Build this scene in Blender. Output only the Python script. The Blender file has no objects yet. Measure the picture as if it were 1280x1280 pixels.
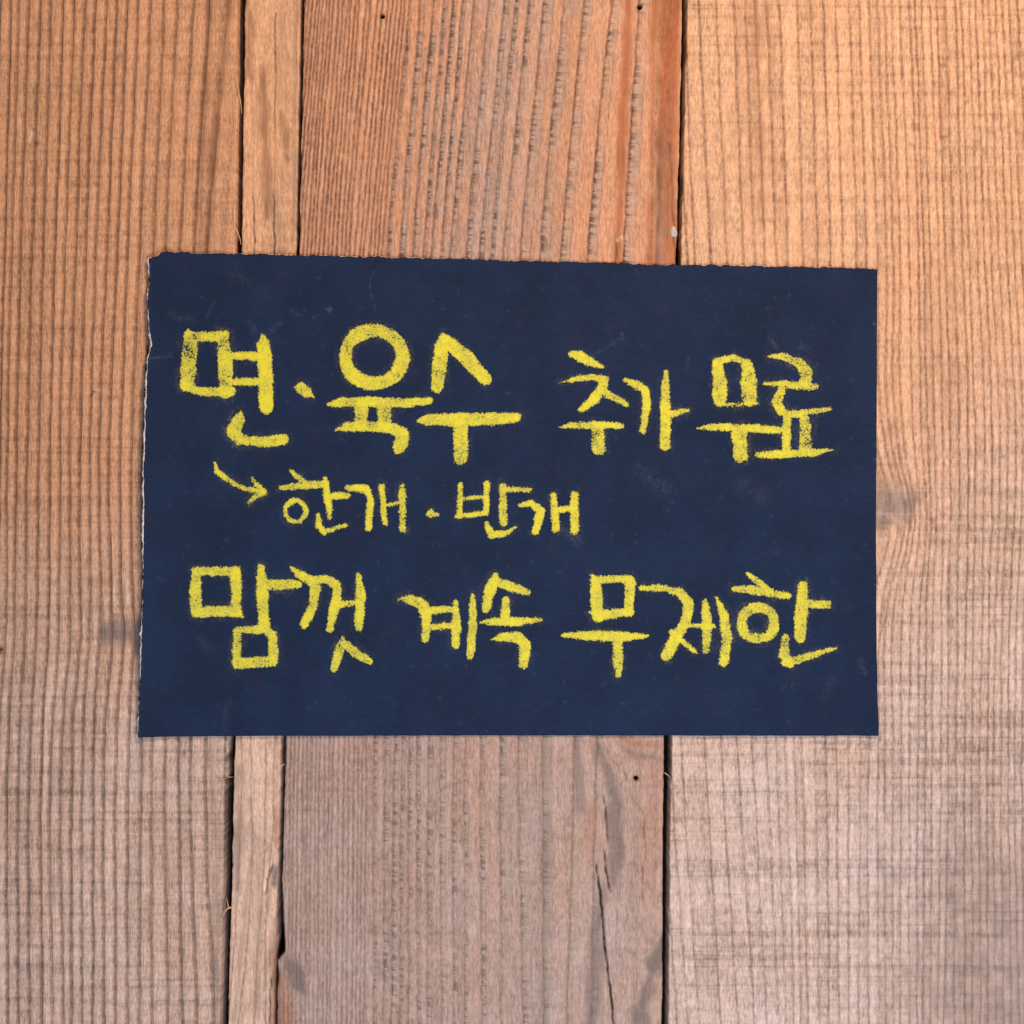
import bpy, math, random
import numpy as np

# ------------------------------------------------------------------ basics
S = 0.00045                      # metres per photo unit (one unit = 0.45 mm on the wall)
scene = bpy.context.scene
C = scene.collection
def WX(px): return (px - 640.0) * S
def WZ(py): return (640.0 - py) * S

# ------------------------------------------------------------------ camera
DIST = 0.90
cam = bpy.data.cameras.new('camera')
cam.sensor_width = 36.0
cam.lens = 36.0 * DIST / (1280 * S)
cam.clip_start = 0.01
cam.clip_end = 50
cam_o = bpy.data.objects.new('camera', cam)
cam_o.location = (0, -DIST, 0)
cam_o.rotation_euler = (math.radians(90), 0, 0)
C.objects.link(cam_o)
scene.camera = cam_o

# ------------------------------------------------------------------ world + lamps
world = bpy.data.worlds.new('World')
scene.world = world
world.use_nodes = True
bg = world.node_tree.nodes['Background']
bg.inputs['Color'].default_value = (0.80, 0.86, 1.0, 1)
bg.inputs['Strength'].default_value = 0.22

def area(name, loc, target, size, power, col):
    l = bpy.data.lights.new(name, 'AREA')
    l.shape = 'DISK'; l.size = size; l.energy = power; l.color = col
    o = bpy.data.objects.new(name, l); C.objects.link(o)
    o.location = loc
    from mathutils import Vector
    d = Vector(target) - Vector(loc)
    o.rotation_euler = d.to_track_quat('-Z', 'Y').to_euler()
    return o
area('warm_lamp', (0.30, -0.74, 0.66), (0.02, 0, 0.12), 0.14, 12.0, (1.0, 0.715, 0.485))
area('cool_daylight', (0.10, -0.86, -0.58), (-0.07, 0, -0.09), 0.4, 10.3, (0.81, 0.86, 1.0))

scene.render.engine = 'CYCLES'
scene.cycles.max_bounces = 4; scene.cycles.diffuse_bounces = 2; scene.cycles.glossy_bounces = 1
vs = scene.view_settings
vs.view_transform = 'Standard'; vs.look = 'None'; vs.gamma = 1.0; vs.exposure = 0.0
vs.use_curve_mapping = False

# ------------------------------------------------------------------ numpy helpers
def vnoise(x, y, seed=0):
    """smooth 2-D value noise in -1..1"""
    rs = np.random.RandomState(seed)
    T = rs.rand(256, 256) * 2 - 1
    xi = np.floor(x).astype(int); yi = np.floor(y).astype(int)
    fx = x - xi; fy = y - yi
    fx = fx * fx * (3 - 2 * fx); fy = fy * fy * (3 - 2 * fy)
    a = T[xi % 256, yi % 256]; b = T[(xi + 1) % 256, yi % 256]
    c = T[xi % 256, (yi + 1) % 256]; d = T[(xi + 1) % 256, (yi + 1) % 256]
    return (a * (1 - fx) + b * fx) * (1 - fy) + (c * (1 - fx) + d * fx) * fy

def n1(x, seed=0): return vnoise(x, np.full_like(x, 0.37 + seed * 3.1), seed)

def hermite(ys, vs_, y):
    """cubic interpolation of the rows of vs_ given at ys, evaluated at y"""
    ys = np.asarray(ys, float); V = np.asarray(vs_, float)
    m = np.gradient(V, ys, axis=0) if len(ys) > 2 else np.repeat((V[1:] - V[:-1]) / (ys[1] - ys[0]), 2, 0)
    yc = np.clip(y, ys[0], ys[-1])
    k = np.clip(np.searchsorted(ys, yc) - 1, 0, len(ys) - 2)
    h = (ys[k + 1] - ys[k])
    t = (yc - ys[k]) / h
    ex = (slice(None),) + (None,) * (V.ndim - 1)
    t_ = t[ex]; h_ = h[ex]
    return ((2*t_**3 - 3*t_**2 + 1) * V[k] + (t_**3 - 2*t_**2 + t_) * h_ * m[k]
            + (-2*t_**3 + 3*t_**2) * V[k+1] + (t_**3 - t_**2) * h_ * m[k+1]
            ) + (y - yc)[ex] * np.where((y < ys[0])[ex], m[0], m[-1])

def seg_field(X, Y, pts, r=None):
    """signed 'inside' distance (r - d) to a chain of tapered capsules"""
    best = np.full(X.shape, -1e9)
    P = [(p + (r,) if len(p) == 2 else p) for p in pts]
    if len(P) == 1:
        x, y, rr = P[0]
        return rr - np.hypot(X - x, Y - y)
    for (x0, y0, r0), (x1, y1, r1) in zip(P[:-1], P[1:]):
        dx, dy = x1 - x0, y1 - y0
        L2 = dx*dx + dy*dy + 1e-9
        t = np.clip(((X - x0)*dx + (Y - y0)*dy) / L2, 0, 1)
        d = np.hypot(X - x0 - t*dx, Y - y0 - t*dy)
        best = np.maximum(best, r0 + (r1 - r0)*t - d)
    return best

def sstep(a, b, x):
    t = np.clip((x - a) / (b - a), 0, 1)
    return t * t * (3 - 2 * t)

def mesh_obj(name, co, faces, mat, parent=None, attrs=None, smooth=True):
    me = bpy.data.meshes.new(name)
    co = np.asarray(co, np.float32); faces = np.asarray(faces, np.int32)
    me.vertices.add(len(co)); me.vertices.foreach_set('co', co.ravel())
    nf, k = faces.shape
    me.loops.add(nf * k); me.loops.foreach_set('vertex_index', faces.ravel())
    me.polygons.add(nf)
    me.polygons.foreach_set('loop_start', np.arange(0, nf * k, k, dtype=np.int32))
    me.polygons.foreach_set('loop_total', np.full(nf, k, np.int32))
    me.polygons.foreach_set('use_smooth', np.full(nf, smooth, bool))
    for an, av in (attrs or {}).items():
        at = me.attributes.new(an, 'FLOAT', 'POINT')
        at.data.foreach_set('value', np.asarray(av, np.float32).ravel())
    me.update(calc_edges=True); me.validate()
    me.materials.append(mat)
    o = bpy.data.objects.new(name, me); C.objects.link(o)
    if parent is not None: o.parent = parent
    return o

def grid_faces(nr, nc, off=0):
    r, c = np.meshgrid(np.arange(nr - 1), np.arange(nc - 1), indexing='ij')
    a = (r * nc + c).ravel() + off
    return np.stack([a, a + nc, a + nc + 1, a + 1], 1)      # rows run down, columns run right: faces -Y

# ------------------------------------------------------------------ node helpers
class NT:
    def __init__(s, name):
        s.mat = bpy.data.materials.new(name); s.mat.use_nodes = True
        s.t = s.mat.node_tree; s.n = s.t.nodes; s.l = s.t.links
        s.bsdf = s.n['Principled BSDF']; s.out = s.n['Material Output']
    def put(s, sock, v):
        if isinstance(v, bpy.types.NodeSocket): s.l.new(v, sock)
        elif isinstance(v, (tuple, list)) and len(v) == 3 and sock.type == 'RGBA': sock.default_value = (*v, 1)
        else: sock.default_value = v
    def m(s, op, a, b=0.0, c=0.0, clamp=False):
        n = s.n.new('ShaderNodeMath'); n.operation = op; n.use_clamp = clamp
        s.put(n.inputs[0], a); s.put(n.inputs[1], b); s.put(n.inputs[2], c)
        return n.outputs[0]
    def add(s, a, b): return s.m('ADD', a, b)
    def sub(s, a, b): return s.m('SUBTRACT', a, b)
    def mul(s, a, b): return s.m('MULTIPLY', a, b)
    def attr(s, name):
        n = s.n.new('ShaderNodeAttribute'); n.attribute_name = name; return n.outputs['Fac']
    def smooth(s, x, a, b, lo=0.0, hi=1.0):
        n = s.n.new('ShaderNodeMapRange'); n.interpolation_type = 'SMOOTHSTEP'
        s.put(n.inputs[0], x)
        for k, v in zip((1, 2, 3, 4), (a, b, lo, hi)): s.put(n.inputs[k], v)
        return n.outputs[0]
    def lin(s, x, a, b, lo=0.0, hi=1.0):
        n = s.n.new('ShaderNodeMapRange'); n.clamp = True
        s.put(n.inputs[0], x)
        for k, v in zip((1, 2, 3, 4), (a, b, lo, hi)): s.put(n.inputs[k], v)
        return n.outputs[0]
    def white(s, w):
        n = s.n.new('ShaderNodeTexWhiteNoise'); n.noise_dimensions = '1D'; s.put(n.inputs['W'], w); return n.outputs['Value']
    def vec(s, x, y, z):
        n = s.n.new('ShaderNodeCombineXYZ'); s.put(n.inputs[0], x); s.put(n.inputs[1], y); s.put(n.inputs[2], z); return n.outputs[0]
    def pos(s):
        tc = s.n.new('ShaderNodeTexCoord'); v = s.n.new('ShaderNodeVectorMath'); v.operation = 'SCALE'
        s.l.new(tc.outputs['Object'], v.inputs[0]); v.inputs['Scale'].default_value = 1.0 / S
        sp = s.n.new('ShaderNodeSeparateXYZ'); s.l.new(v.outputs[0], sp.inputs[0])
        return sp.outputs[0], sp.outputs[1], sp.outputs[2]
    def noise(s, v, detail=2.0, rough=0.5, scale=1.0, dist=0.0):
        n = s.n.new('ShaderNodeTexNoise'); n.noise_dimensions = '3D'
        s.put(n.inputs['Vector'], v); n.inputs['Scale'].default_value = scale
        n.inputs['Detail'].default_value = detail; n.inputs['Roughness'].default_value = rough
        n.inputs['Distortion'].default_value = dist
        return n.outputs['Fac']
    def mix(s, f, a, b, mode='MIX'):
        n = s.n.new('ShaderNodeMix'); n.data_type = 'RGBA'; n.blend_type = mode; n.clamp_factor = True
        s.put(n.inputs[0], f); s.put(n.inputs[6], a); s.put(n.inputs[7], b)
        return n.outputs[2]
    def hsvv(s, col, v):
        n = s.n.new('ShaderNodeHueSaturation'); s.put(n.inputs['Value'], v); s.put(n.inputs['Color'], col); return n.outputs[0]
    def bump(s, h, strength, dist):
        n = s.n.new('ShaderNodeBump'); n.inputs['Strength'].default_value = strength
        n.inputs['Distance'].default_value = dist; s.l.new(h, n.inputs['Height']); return n.outputs[0]

# ------------------------------------------------------------------ materials
def wood_material(name, seed, base, base2, grey, linecol, wl, wr, line_amt, late_amt, beads, saw_amt, fib):
    g = NT(name)
    x, y, z = g.pos()
    r = g.attr('ring'); sp = g.attr('spacing')
    i = g.m('FLOOR', r); f = g.sub(r, i)
    j = g.m('ROUND', r); d = g.mul(g.sub(r, j), sp)
    # ------- the dark growth line nearest to this point
    side = g.m('GREATER_THAN', d, 0.0)
    w = g.add(wl, g.mul(side, wr - wl))
    wob = g.noise(g.vec(g.mul(j, 17.3), seed, g.mul(z, 0.06)), 2, 0.7)
    w = g.mul(w, g.add(0.05, g.mul(wob, 1.9)))
    prof = g.smooth(g.m('DIVIDE', g.m('ABSOLUTE', d), w), 0.0, 1.0, 1.0, 0.0)
    sj = g.add(0.74, g.mul(g.white(g.add(j, seed * 1.7)), 0.26))
    brk = g.noise(g.vec(g.mul(j, 9.1), seed * 2.0, g.mul(z, 0.12)), 3, 0.75)
    brk = g.smooth(brk, 0.38, 0.57, 1.0 - beads, 1.0)
    vary = g.smooth(g.noise(g.vec(g.mul(x, 0.02), seed, g.mul(z, 0.008)), 2), 0.3, 0.65, 0.70, 1.0)
    line = g.mul(g.mul(prof, sj), g.mul(brk, vary))
        # ------- fibre streaks, saw marks, blotches
    fine = g.noise(g.vec(g.mul(x, 0.75), seed * 3.3, g.mul(z, 0.035)), 2, 0.6)
    med = g.noise(g.vec(g.mul(x, 0.16), seed * 5.1, g.mul(z, 0.012)), 3, 0.55)
    pore = g.noise(g.vec(g.mul(x, 0.42), seed * 1.3, g.mul(z, 0.13)), 3, 0.75)
    saw = g.noise(g.vec(g.mul(x, 0.0022), seed * 2.7, g.mul(z, 0.115)), 3, 0.68)
    saw2 = g.noise(g.vec(g.mul(x, 0.030), seed * 7.7, g.mul(z, 0.16)), 2, 0.6)
    blot = g.noise(g.vec(g.mul(x, 0.011), seed * 4.1, g.mul(z, 0.008)), 3, 0.55)
    sawd = g.mul(g.add(g.smooth(saw, 0.48, 0.65), g.mul(g.smooth(saw2, 0.52, 0.68), 0.45)), g.attr('saw'))
    line = g.mul(g.mul(line, g.attr('lines')), g.add(0.92, g.mul(sawd, 0.22)))
    tone = g.add(0.80, g.mul(g.white(g.add(i, seed * 5.7)), 0.14))
    tone = g.add(tone, g.mul(g.sub(fine, 0.5), fib))
    tone = g.add(tone, g.mul(g.sub(med, 0.5), 0.60))
    tone = g.add(tone, g.mul(g.sub(pore, 0.5), 1.5))
    tone = g.add(tone, g.mul(g.sub(blot, 0.5), 0.50))
    patch = g.noise(g.vec(g.mul(x, 0.07), seed * 6.1, g.mul(z, 0.028)), 3, 0.6)
    cell = g.noise(g.vec(g.mul(i, 7.0), seed * 8.3, g.mul(z, 0.085)), 3, 0.65)
    tone = g.add(tone, g.mul(g.sub(patch, 0.5), 0.42))
    tone = g.add(tone, g.mul(g.mul(g.sub(cell, 0.5), g.attr('saw')), 0.55))
    tone = g.sub(tone, g.mul(sawd, saw_amt))
    tone = g.sub(tone, g.mul(g.m('POWER', f, 2.2), late_amt))
    tone = g.add(tone, 0.10)
    hue = g.smooth(g.add(g.mul(med, 0.6), g.mul(blot, 0.4)), 0.36, 0.64)
    col = g.mix(hue, base, base2)
    # weathering
    wn = g.add(g.mul(g.sub(blot, 0.5), 0.9), g.mul(g.sub(fine, 0.5), 0.6))
    wg = g.m('ADD', g.attr('weather'), g.mul(wn, g.attr('weather')), clamp=True)
    col = g.mix(wg, col, grey)
    col = g.mix(g.m('MULTIPLY', g.attr('brown'), g.add(-0.35, g.mul(g.add(fine, pore), 1.35)), clamp=True), col, (0.165, 0.066, 0.032))
    col = g.mix(g.m('MULTIPLY', g.attr('red'), g.add(-0.35, g.mul(g.add(fine, pore), 1.35)), clamp=True), col, (0.29, 0.098, 0.040))
    col = g.mix(g.m('MULTIPLY', g.attr('pale'), 1.0, clamp=True), col, (0.62, 0.47, 0.36))
    col = g.hsvv(col, tone)
    # ------- eroded earlywood bands with cross ripples
    bw = g.attr('band')
    dl = g.mul(f, sp)
    edge = g.add(dl, g.mul(g.sub(g.noise(g.vec(g.mul(i, 3.0), seed, g.mul(z, 0.12)), 3, 0.6), 0.5), 9.0))
    inb = g.mul(g.smooth(g.sub(bw, edge), -3.0, 2.5), g.smooth(bw, 0.5, 2.0))
    rip = g.noise(g.vec(g.add(g.mul(x, 0.035), g.mul(i, 5.0)), seed, g.add(g.mul(z, 0.15), g.mul(x, 0.02))), 3, 0.65)
    env = g.smooth(g.noise(g.vec(g.mul(i, 4.4), seed * 3.0, g.mul(z, 0.014)), 2, 0.5), 0.36, 0.60, 0.25, 1.0)
    col = g.mix(g.mul(inb, g.mul(env, 0.62)), col, g.hsvv((0.31, 0.235, 0.19), g.add(0.72, g.mul(pore, 0.6))))
    near = g.smooth(dl, 1.0, 9.0, 1.0, 0.25)
    ripd = g.mul(g.mul(g.smooth(rip, 0.47, 0.60), inb), g.mul(env, near))
    col = g.mix(g.mul(ripd, g.mul(g.attr('ripple'), 0.85)), col, (0.085, 0.052, 0.040))
    # ------- growth lines, cracks, dirt, painted corner shade
    col = g.mix(g.m('MULTIPLY', line, line_amt, clamp=True), col, g.mix(wg, linecol, (0.105, 0.076, 0.068)))
    gs = g.attr('greystain_shade')
    crossr = g.noise(g.vec(g.mul(x, 0.06), seed * 9.0, g.mul(z, 0.19)), 3, 0.65)
    gs = g.mul(gs, g.add(0.45, g.mul(crossr, 1.1)))
    col = g.mix(g.m('MULTIPLY', gs, g.add(-0.55, g.mul(g.add(fine, pore), 1.5)), clamp=True), col, (0.155, 0.115, 0.098))
    col = g.mix(g.m('MULTIPLY', g.attr('dark'), 1.0, clamp=True), col, (0.014, 0.009, 0.007))
    g.put(g.bsdf.inputs['Base Color'], col)
    g.put(g.bsdf.inputs['Roughness'], g.add(0.62, g.mul(pore, 0.3)))
    g.bsdf.inputs['Specular IOR Level'].default_value = 0.22
    h = g.add(g.mul(fine, 0.6), g.add(g.mul(pore, 0.5), g.mul(sawd, -0.12)))
    h = g.sub(h, g.mul(ripd, 0.9))
    g.put(g.bsdf.inputs['Normal'], g.bump(h, 1.0, 0.00040))
    return g.mat

M = {}
M['left'] = wood_material('brushed_fir', 3.0, (0.55, 0.287, 0.146), (0.43, 0.208, 0.102), (0.455, 0.352, 0.297),
                          (0.115, 0.053, 0.030), 3.8, 1.9, 1.0, 0.26, 0.36, 0.15, 0.44)
M['strip'] = wood_material('flat_sawn_strip', 11.0, (0.55, 0.315, 0.180), (0.45, 0.245, 0.132), (0.49, 0.380, 0.318),
                           (0.14, 0.080, 0.060), 2.6, 1.2, 0.80, 0.05, 0.4, 0.03, 0.48)
M['middle'] = wood_material('narrow_ring_pine', 19.0, (0.50, 0.264, 0.156), (0.375, 0.186, 0.104), (0.295, 0.232, 0.206),
                            (0.072, 0.031, 0.021), 2.6, 2.0, 1.0, 0.06, 0.42, 0.08, 0.50)
M['right'] = wood_material('sawn_cedar', 29.0, (0.58, 0.362, 0.225), (0.485, 0.278, 0.164), (0.470, 0.372, 0.328),
                           (0.135, 0.065, 0.043), 2.6, 1.9, 1.0, 0.10, 0.52, 0.18, 0.40)

def backing_material():
    g = NT('dark_backing'); x, y, z = g.pos()
    n = g.noise(g.vec(g.mul(x, 0.2), 1.0, g.mul(z, 0.02)), 3)
    g.put(g.bsdf.inputs['Base Color'], g.mix(n, (0.006, 0.005, 0.004), (0.016, 0.012, 0.010)))
    g.bsdf.inputs['Roughness'].default_value = 0.95
    g.bsdf.inputs['Specular IOR Level'].default_value = 0.0
    return g.mat
M['backing'] = backing_material()

def splinter_material():
    g = NT('splinter_fibre'); x, y, z = g.pos()
    n = g.noise(g.vec(x, y, z), 2, scale=0.4)
    g.put(g.bsdf.inputs['Base Color'], g.mix(n, (0.42, 0.22, 0.11), (0.60, 0.38, 0.22)))
    g.bsdf.inputs['Roughness'].default_value = 0.7
    return g.mat
M['splinter'] = splinter_material()

def resin_material():
    g = NT('dried_resin'); x, y, z = g.pos()
    n = g.noise(g.vec(x, y, z), 3, scale=0.25)
    g.put(g.bsdf.inputs['Base Color'], g.mix(n, (0.27, 0.23, 0.20), (0.47, 0.42, 0.37)))
    g.bsdf.inputs['Roughness'].default_value = 0.55
    return g.mat
M['resin'] = resin_material()

def paper_material():
    g = NT('navy_paper'); x, y, z = g.pos()
    v = g.vec(x, y, z)
    cloud = g.noise(v, 4, 0.6, 0.012)
    grain = g.noise(v, 3, 0.7, 0.38)
    fib = g.noise(g.vec(g.mul(x, 0.09), y, g.mul(z, 0.30)), 3, 0.6)
    dust = g.smooth(g.noise(v, 4, 0.72, 0.085), 0.58, 0.80)
    speck = g.smooth(g.noise(g.vec(x, 5.0, z), 2, 0.8, 0.22), 0.735, 0.80)
    warm = g.smooth(g.noise(g.vec(x, 40.0, z), 3, 0.6, 0.03), 0.55, 0.72)
    col = g.mix(g.smooth(cloud, 0.35, 0.65), (0.0060, 0.0138, 0.0375), (0.0075, 0.0176, 0.0485))
    col = g.mix(g.mul(warm, 0.35), col, (0.019, 0.016, 0.040))
    col = g.hsvv(col, g.add(0.46, g.add(g.mul(grain, 0.60), g.mul(fib, 0.46))))
    col = g.mix(g.mul(dust, 0.085), col, (0.20, 0.22, 0.30))
    col = g.mix(g.mul(speck, 0.28), col, (0.30, 0.30, 0.36))
    sc = g.attr('scuff')
    scn = g.smooth(g.noise(v, 4, 0.75, 0.26), 0.40, 0.68)
    col = g.mix(g.m('MULTIPLY', sc, g.add(0.05, g.mul(scn, 0.42)), clamp=True), col, (0.30, 0.30, 0.36))
    yd = g.attr('haze')
    ydn = g.mul(g.smooth(g.noise(g.vec(x, 9.0, z), 4, 0.8, 0.30), 0.42, 0.75), g.smooth(g.noise(g.vec(x, 19.0, z), 2, 0.5, 0.035), 0.40, 0.62))
    col = g.mix(g.m('MULTIPLY', yd, ydn, clamp=True), col, (0.42, 0.36, 0.07))
    g.put(g.bsdf.inputs['Base Color'], col)
    g.bsdf.inputs['Roughness'].default_value = 0.78
    g.bsdf.inputs['Specular IOR Level'].default_value = 0.12
    h = g.add(g.mul(grain, 0.6), g.mul(fib, 0.5))
    g.put(g.bsdf.inputs['Normal'], g.bump(h, 0.35, 0.00018))
    return g.mat
M['paper'] = paper_material()

def core_material():
    g = NT('torn_paper_core'); x, y, z = g.pos()
    n = g.noise(g.vec(x, y, z), 4, 0.7, 0.35)
    g.put(g.bsdf.inputs['Base Color'], g.mix(g.smooth(n, 0.35, 0.65), (0.34, 0.31, 0.30), (0.66, 0.63, 0.61)))
    g.bsdf.inputs['Roughness'].default_value = 0.9
    g.put(g.bsdf.inputs['Normal'], g.bump(n, 0.6, 0.0003))
    return g.mat
M['core'] = core_material()

def crayon_material():
    g = NT('yellow_crayon'); x, y, z = g.pos()
    v = g.vec(x, 0.0, z)
    ins = g.attr('inside'); wear = g.attr('wear'); sid = g.attr('stroke')
    tooth = g.noise(v, 2, 0.7, 0.42)
    tooth2 = g.noise(g.vec(x, 33.0, z), 2, 0.6, 0.13)
    t = g.add(g.mul(tooth, 0.72), g.mul(tooth2, 0.28))
    # how much wax the paper tooth has taken: full in the core, broken towards the rim
    edge = g.smooth(ins, -1.8, 4.6, 0.24, 0.69)
    dens = g.noise(g.vec(x, 77.0, z), 3, 0.6, 0.045)
    press = g.add(g.sub(edge, g.mul(wear, 0.17)), g.mul(g.sub(dens, 0.5), 0.46))
    a = g.smooth(g.sub(press, t), -0.055, 0.045)
    a = g.mul(a, g.smooth(ins, -2.2, -0.6))
    deep = g.smooth(g.noise(g.vec(g.mul(x, 0.16), g.mul(sid, 3.0), g.mul(z, 0.16)), 4, 0.7), 0.35, 0.65)
    col = g.mix(deep, (0.54, 0.485, 0.030), (0.61, 0.555, 0.022))
    thin = g.smooth(g.sub(press, t), 0.0, 0.26)
    col = g.mix(thin, (0.34, 0.33, 0.050), col)
    g.put(g.bsdf.inputs['Base Color'], col)
    g.bsdf.inputs['Roughness'].default_value = 0.60
    g.bsdf.inputs['Specular IOR Level'].default_value = 0.22
    g.put(g.bsdf.inputs['Alpha'], a)
    g.put(g.bsdf.inputs['Normal'], g.bump(g.sub(press, t), 0.6, 0.0003))
    return g.mat
M['crayon'] = crayon_material()

# ------------------------------------------------------------------ the plank wall
wall_c = []
def slab(x0, x1, y0, y1, z0, z1):
    v = [(x, y, z) for x in (x0, x1) for y in (y0, y1) for z in (z0, z1)]
    f = [(0, 1, 3, 2), (4, 6, 7, 5), (0, 4, 5, 1), (2, 3, 7, 6), (0, 2, 6, 4), (1, 5, 7, 3)]
    return v, f
XA, XB, YA, YB = -260, 1520, -260, 1540
v, f = slab(WX(XA - 5), WX(XB + 5), 0.024, 0.036, WZ(YB + 5), WZ(YA - 5))
wall = mesh_obj('plank_wall', v, f, M['backing'], smooth=False)
wall['kind'] = 'structure'
wall['label'] = 'wall of rough brushed upright wooden planks behind the navy paper sign'

rows = list(np.arange(YA, -20, 14.0)) + list(np.arange(-20, 1300, 3.6)) + list(np.arange(1300, YB + 1, 14.0))
for hy in (8, 21, 178, 493, 973):
    rows += list(np.arange(hy - 6, hy + 6.1, 1.2))
ROWS = np.array(sorted(set(np.round(rows, 2))))

def make_plank(edge_y, edge_l, edge_r, line_rows, lines, style, mat, seed, paint, label, cols_step=1.0):
    """edge_l / edge_r: x of the two edges at edge_y; lines: growth lines (one row of x for each y in line_rows)"""
    R = ROWS
    eL = np.interp(R, edge_y, edge_l) + 0.6 * n1(R * 0.05, seed) + 0.5 * n1(R * 0.17, seed + 1) + 1.0
    eR = np.interp(R, edge_y, edge_r) + 0.6 * n1(R * 0.05, seed + 2) + 0.5 * n1(R * 0.17, seed + 3) - 1.1
    wmax = float(np.max(eR - eL))
    nc = int(wmax / cols_step) + 1
    # a few extra columns right at the edges so that the arrises can be eased
    u = np.concatenate([[0, 0.7 / wmax, 1.5 / wmax], np.linspace(2.6 / wmax, 1 - 2.6 / wmax, nc), [1 - 1.5 / wmax, 1 - 0.7 / wmax, 1]])
    X = eL[:, None] + (eR - eL)[:, None] * u[None, :]
    Y = np.repeat(R[:, None], len(u), 1)
    L = hermite(line_rows, lines, R)                                # rows x nlines
    pad = np.arange(1, 7)[None, :] * 14.0
    L = np.concatenate([L[:, :1] - pad[:, ::-1], L, L[:, -1:] + pad], 1)
    nl = L.shape[1]
    for k in range(nl):
        L[:, k] += 0.75 * n1(R * 0.021 + k * 7.7, seed + 5) + 0.45 * n1(R * 0.09 + k * 3.3, seed + 6) + 0.25 * n1(R * 0.24 + k * 5.3, seed + 7)
    L = np.maximum.accumulate(L + np.arange(nl) * 1e-3, axis=1)
    idx = np.arange(nl, dtype=float)
    ring = np.empty_like(X); spc = np.empty_like(X)
    for q in range(len(R)):
        lq = np.concatenate([[L[q, 0] - 13.0], L[q], [L[q, -1] + 13.0]])
        lq = np.maximum.accumulate(lq + np.arange(nl + 2) * 0.02)
        ii = np.concatenate([[-1.0], idx, [float(nl)]])
        ring[q] = np.interp(X[q], lq, ii)
        k = np.clip(np.searchsorted(lq, X[q]) - 1, 0, nl)
        spc[q] = np.diff(lq)[k]
    ring += 2.0
    band_of = style.get('band', {})
    ri = np.clip(np.floor(ring - 2.0).astype(int), 0, nl - 1)
    btab = np.zeros(nl)
    for k, b in band_of.items(): btab[k + 6] = b
    band = btab[ri]
    fr = ring - np.floor(ring)
    jr = np.round(ring)
    d = (ring - jr) * spc
    rs = np.random.RandomState(seed + 77).rand(400)
    A = {'ring': ring, 'spacing': spc, 'band': band}
    base = {'lines': np.ones_like(X), 'saw': np.zeros_like(X), 'weather': np.zeros_like(X), 'brown': np.zeros_like(X),
            'red': np.zeros_like(X), 'pale': np.zeros_like(X), 'greystain_shade': np.zeros_like(X), 'dark': np.zeros_like(X),
            'ripple': np.ones_like(X)}
    depth = np.zeros_like(X)                                        # positive = into the wall, in units
    pool = paint(X, Y, base, depth)
    A.update(base)
    # relief: rounded ridges between sunk growth lines
    st = 0.6 + 0.4 * rs[jr.astype(int) % 400]
    gw = style['gw']
    depth += base['lines'] * style['groove'] * st * np.exp(-(d / gw) ** 2)
    depth += base['lines'] * style['ridge'] * (2 * fr - 1) ** 2 * np.clip(spc / 12.0, 0.2, 1.3)
    depth += style['ridge'] * 0.8 * vnoise(X * 0.03, Y * 0.006, seed + 9)
    # eroded bands
    inb = sstep(-1.5, 1.5, band - fr * spc) * (band > 0.5)
    depth += inb * base['ripple'] * (0.9 + 0.9 * vnoise(X * 0.05 + ri * 5.0, Y * 0.15 + X * 0.02, seed + 11))
    depth += 0.30 * vnoise(X * 0.5, Y * 0.04, seed + 12)
    # eased arrises
    ed = np.minimum(X - eL[:, None], eR[:, None] - X)
    rough = 1.0 + 0.6 * vnoise(X * 0.02, Y * 0.05, seed + 13)
    depth += 1.5 * rough * np.clip(1 - ed / (1.7 * rough), 0, 1) ** 2
    depth += style.get('recess', 0.0)
    co = np.stack([(X - 640) * S, depth * S, (640 - Y) * S], -1)
    nr, ncol = X.shape
    fr_co = co.reshape(-1, 3)
    faces = [grid_faces(nr, ncol)]
    # sides and ends go back to the backing board
    back = 0.0235
    def strip(ia, flip):
        n = len(ia); off = strip.off
        b = fr_co[ia].copy(); b[:, 1] = back
        strip.extra.append(b); strip.ids.append(ia)
        k = np.arange(n - 1)
        q = np.stack([ia[k], ia[k + 1], off + k + 1, off + k], 1)
        if flip: q = q[:, ::-1]
        faces.append(q); strip.off += n
    strip.off = nr * ncol; strip.extra = []; strip.ids = []
    idg = np.arange(nr * ncol).reshape(nr, ncol)
    strip(idg[:, 0], True); strip(idg[:, -1], False); strip(idg[0], False); strip(idg[-1], True)
    allc = np.concatenate([fr_co] + strip.extra)
    ids = np.concatenate([np.arange(nr * ncol)] + strip.ids)
    at = {k: a.reshape(-1)[ids] for k, a in A.items()}
    o = mesh_obj('plank', allc, np.concatenate(faces), mat, wall, at)
    o['label'] = label
    return o

def hole(X, Y, B, depth, x, y, r, deep):
    d = np.hypot(X - x, Y - y)
    m = sstep(r + 0.8, r - 0.6, d)
    B['dark'] = np.maximum(B['dark'], m)
    depth += m * deep
    B['brown'] = np.maximum(B['brown'], 0.5 * sstep(r + 4, r, d))

def blob(X, Y, key, B, pts, soft, amt, wob=0.0, seed=0, fx=0.04, fy=0.03):
    w = soft * 0.7 * vnoise(X * 0.22, Y * 0.05, 300 + seed) + wob * (vnoise(X * fx, Y * fy, seed) + 0.5 * vnoise(X * fx * 3, Y * fy * 3, seed + 1)) if wob else 0
    soft = soft * 1.5
    f = seg_field(X, Y, pts) + w
    B[key] = np.maximum(B[key], amt * sstep(-soft, soft, f))

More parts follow.
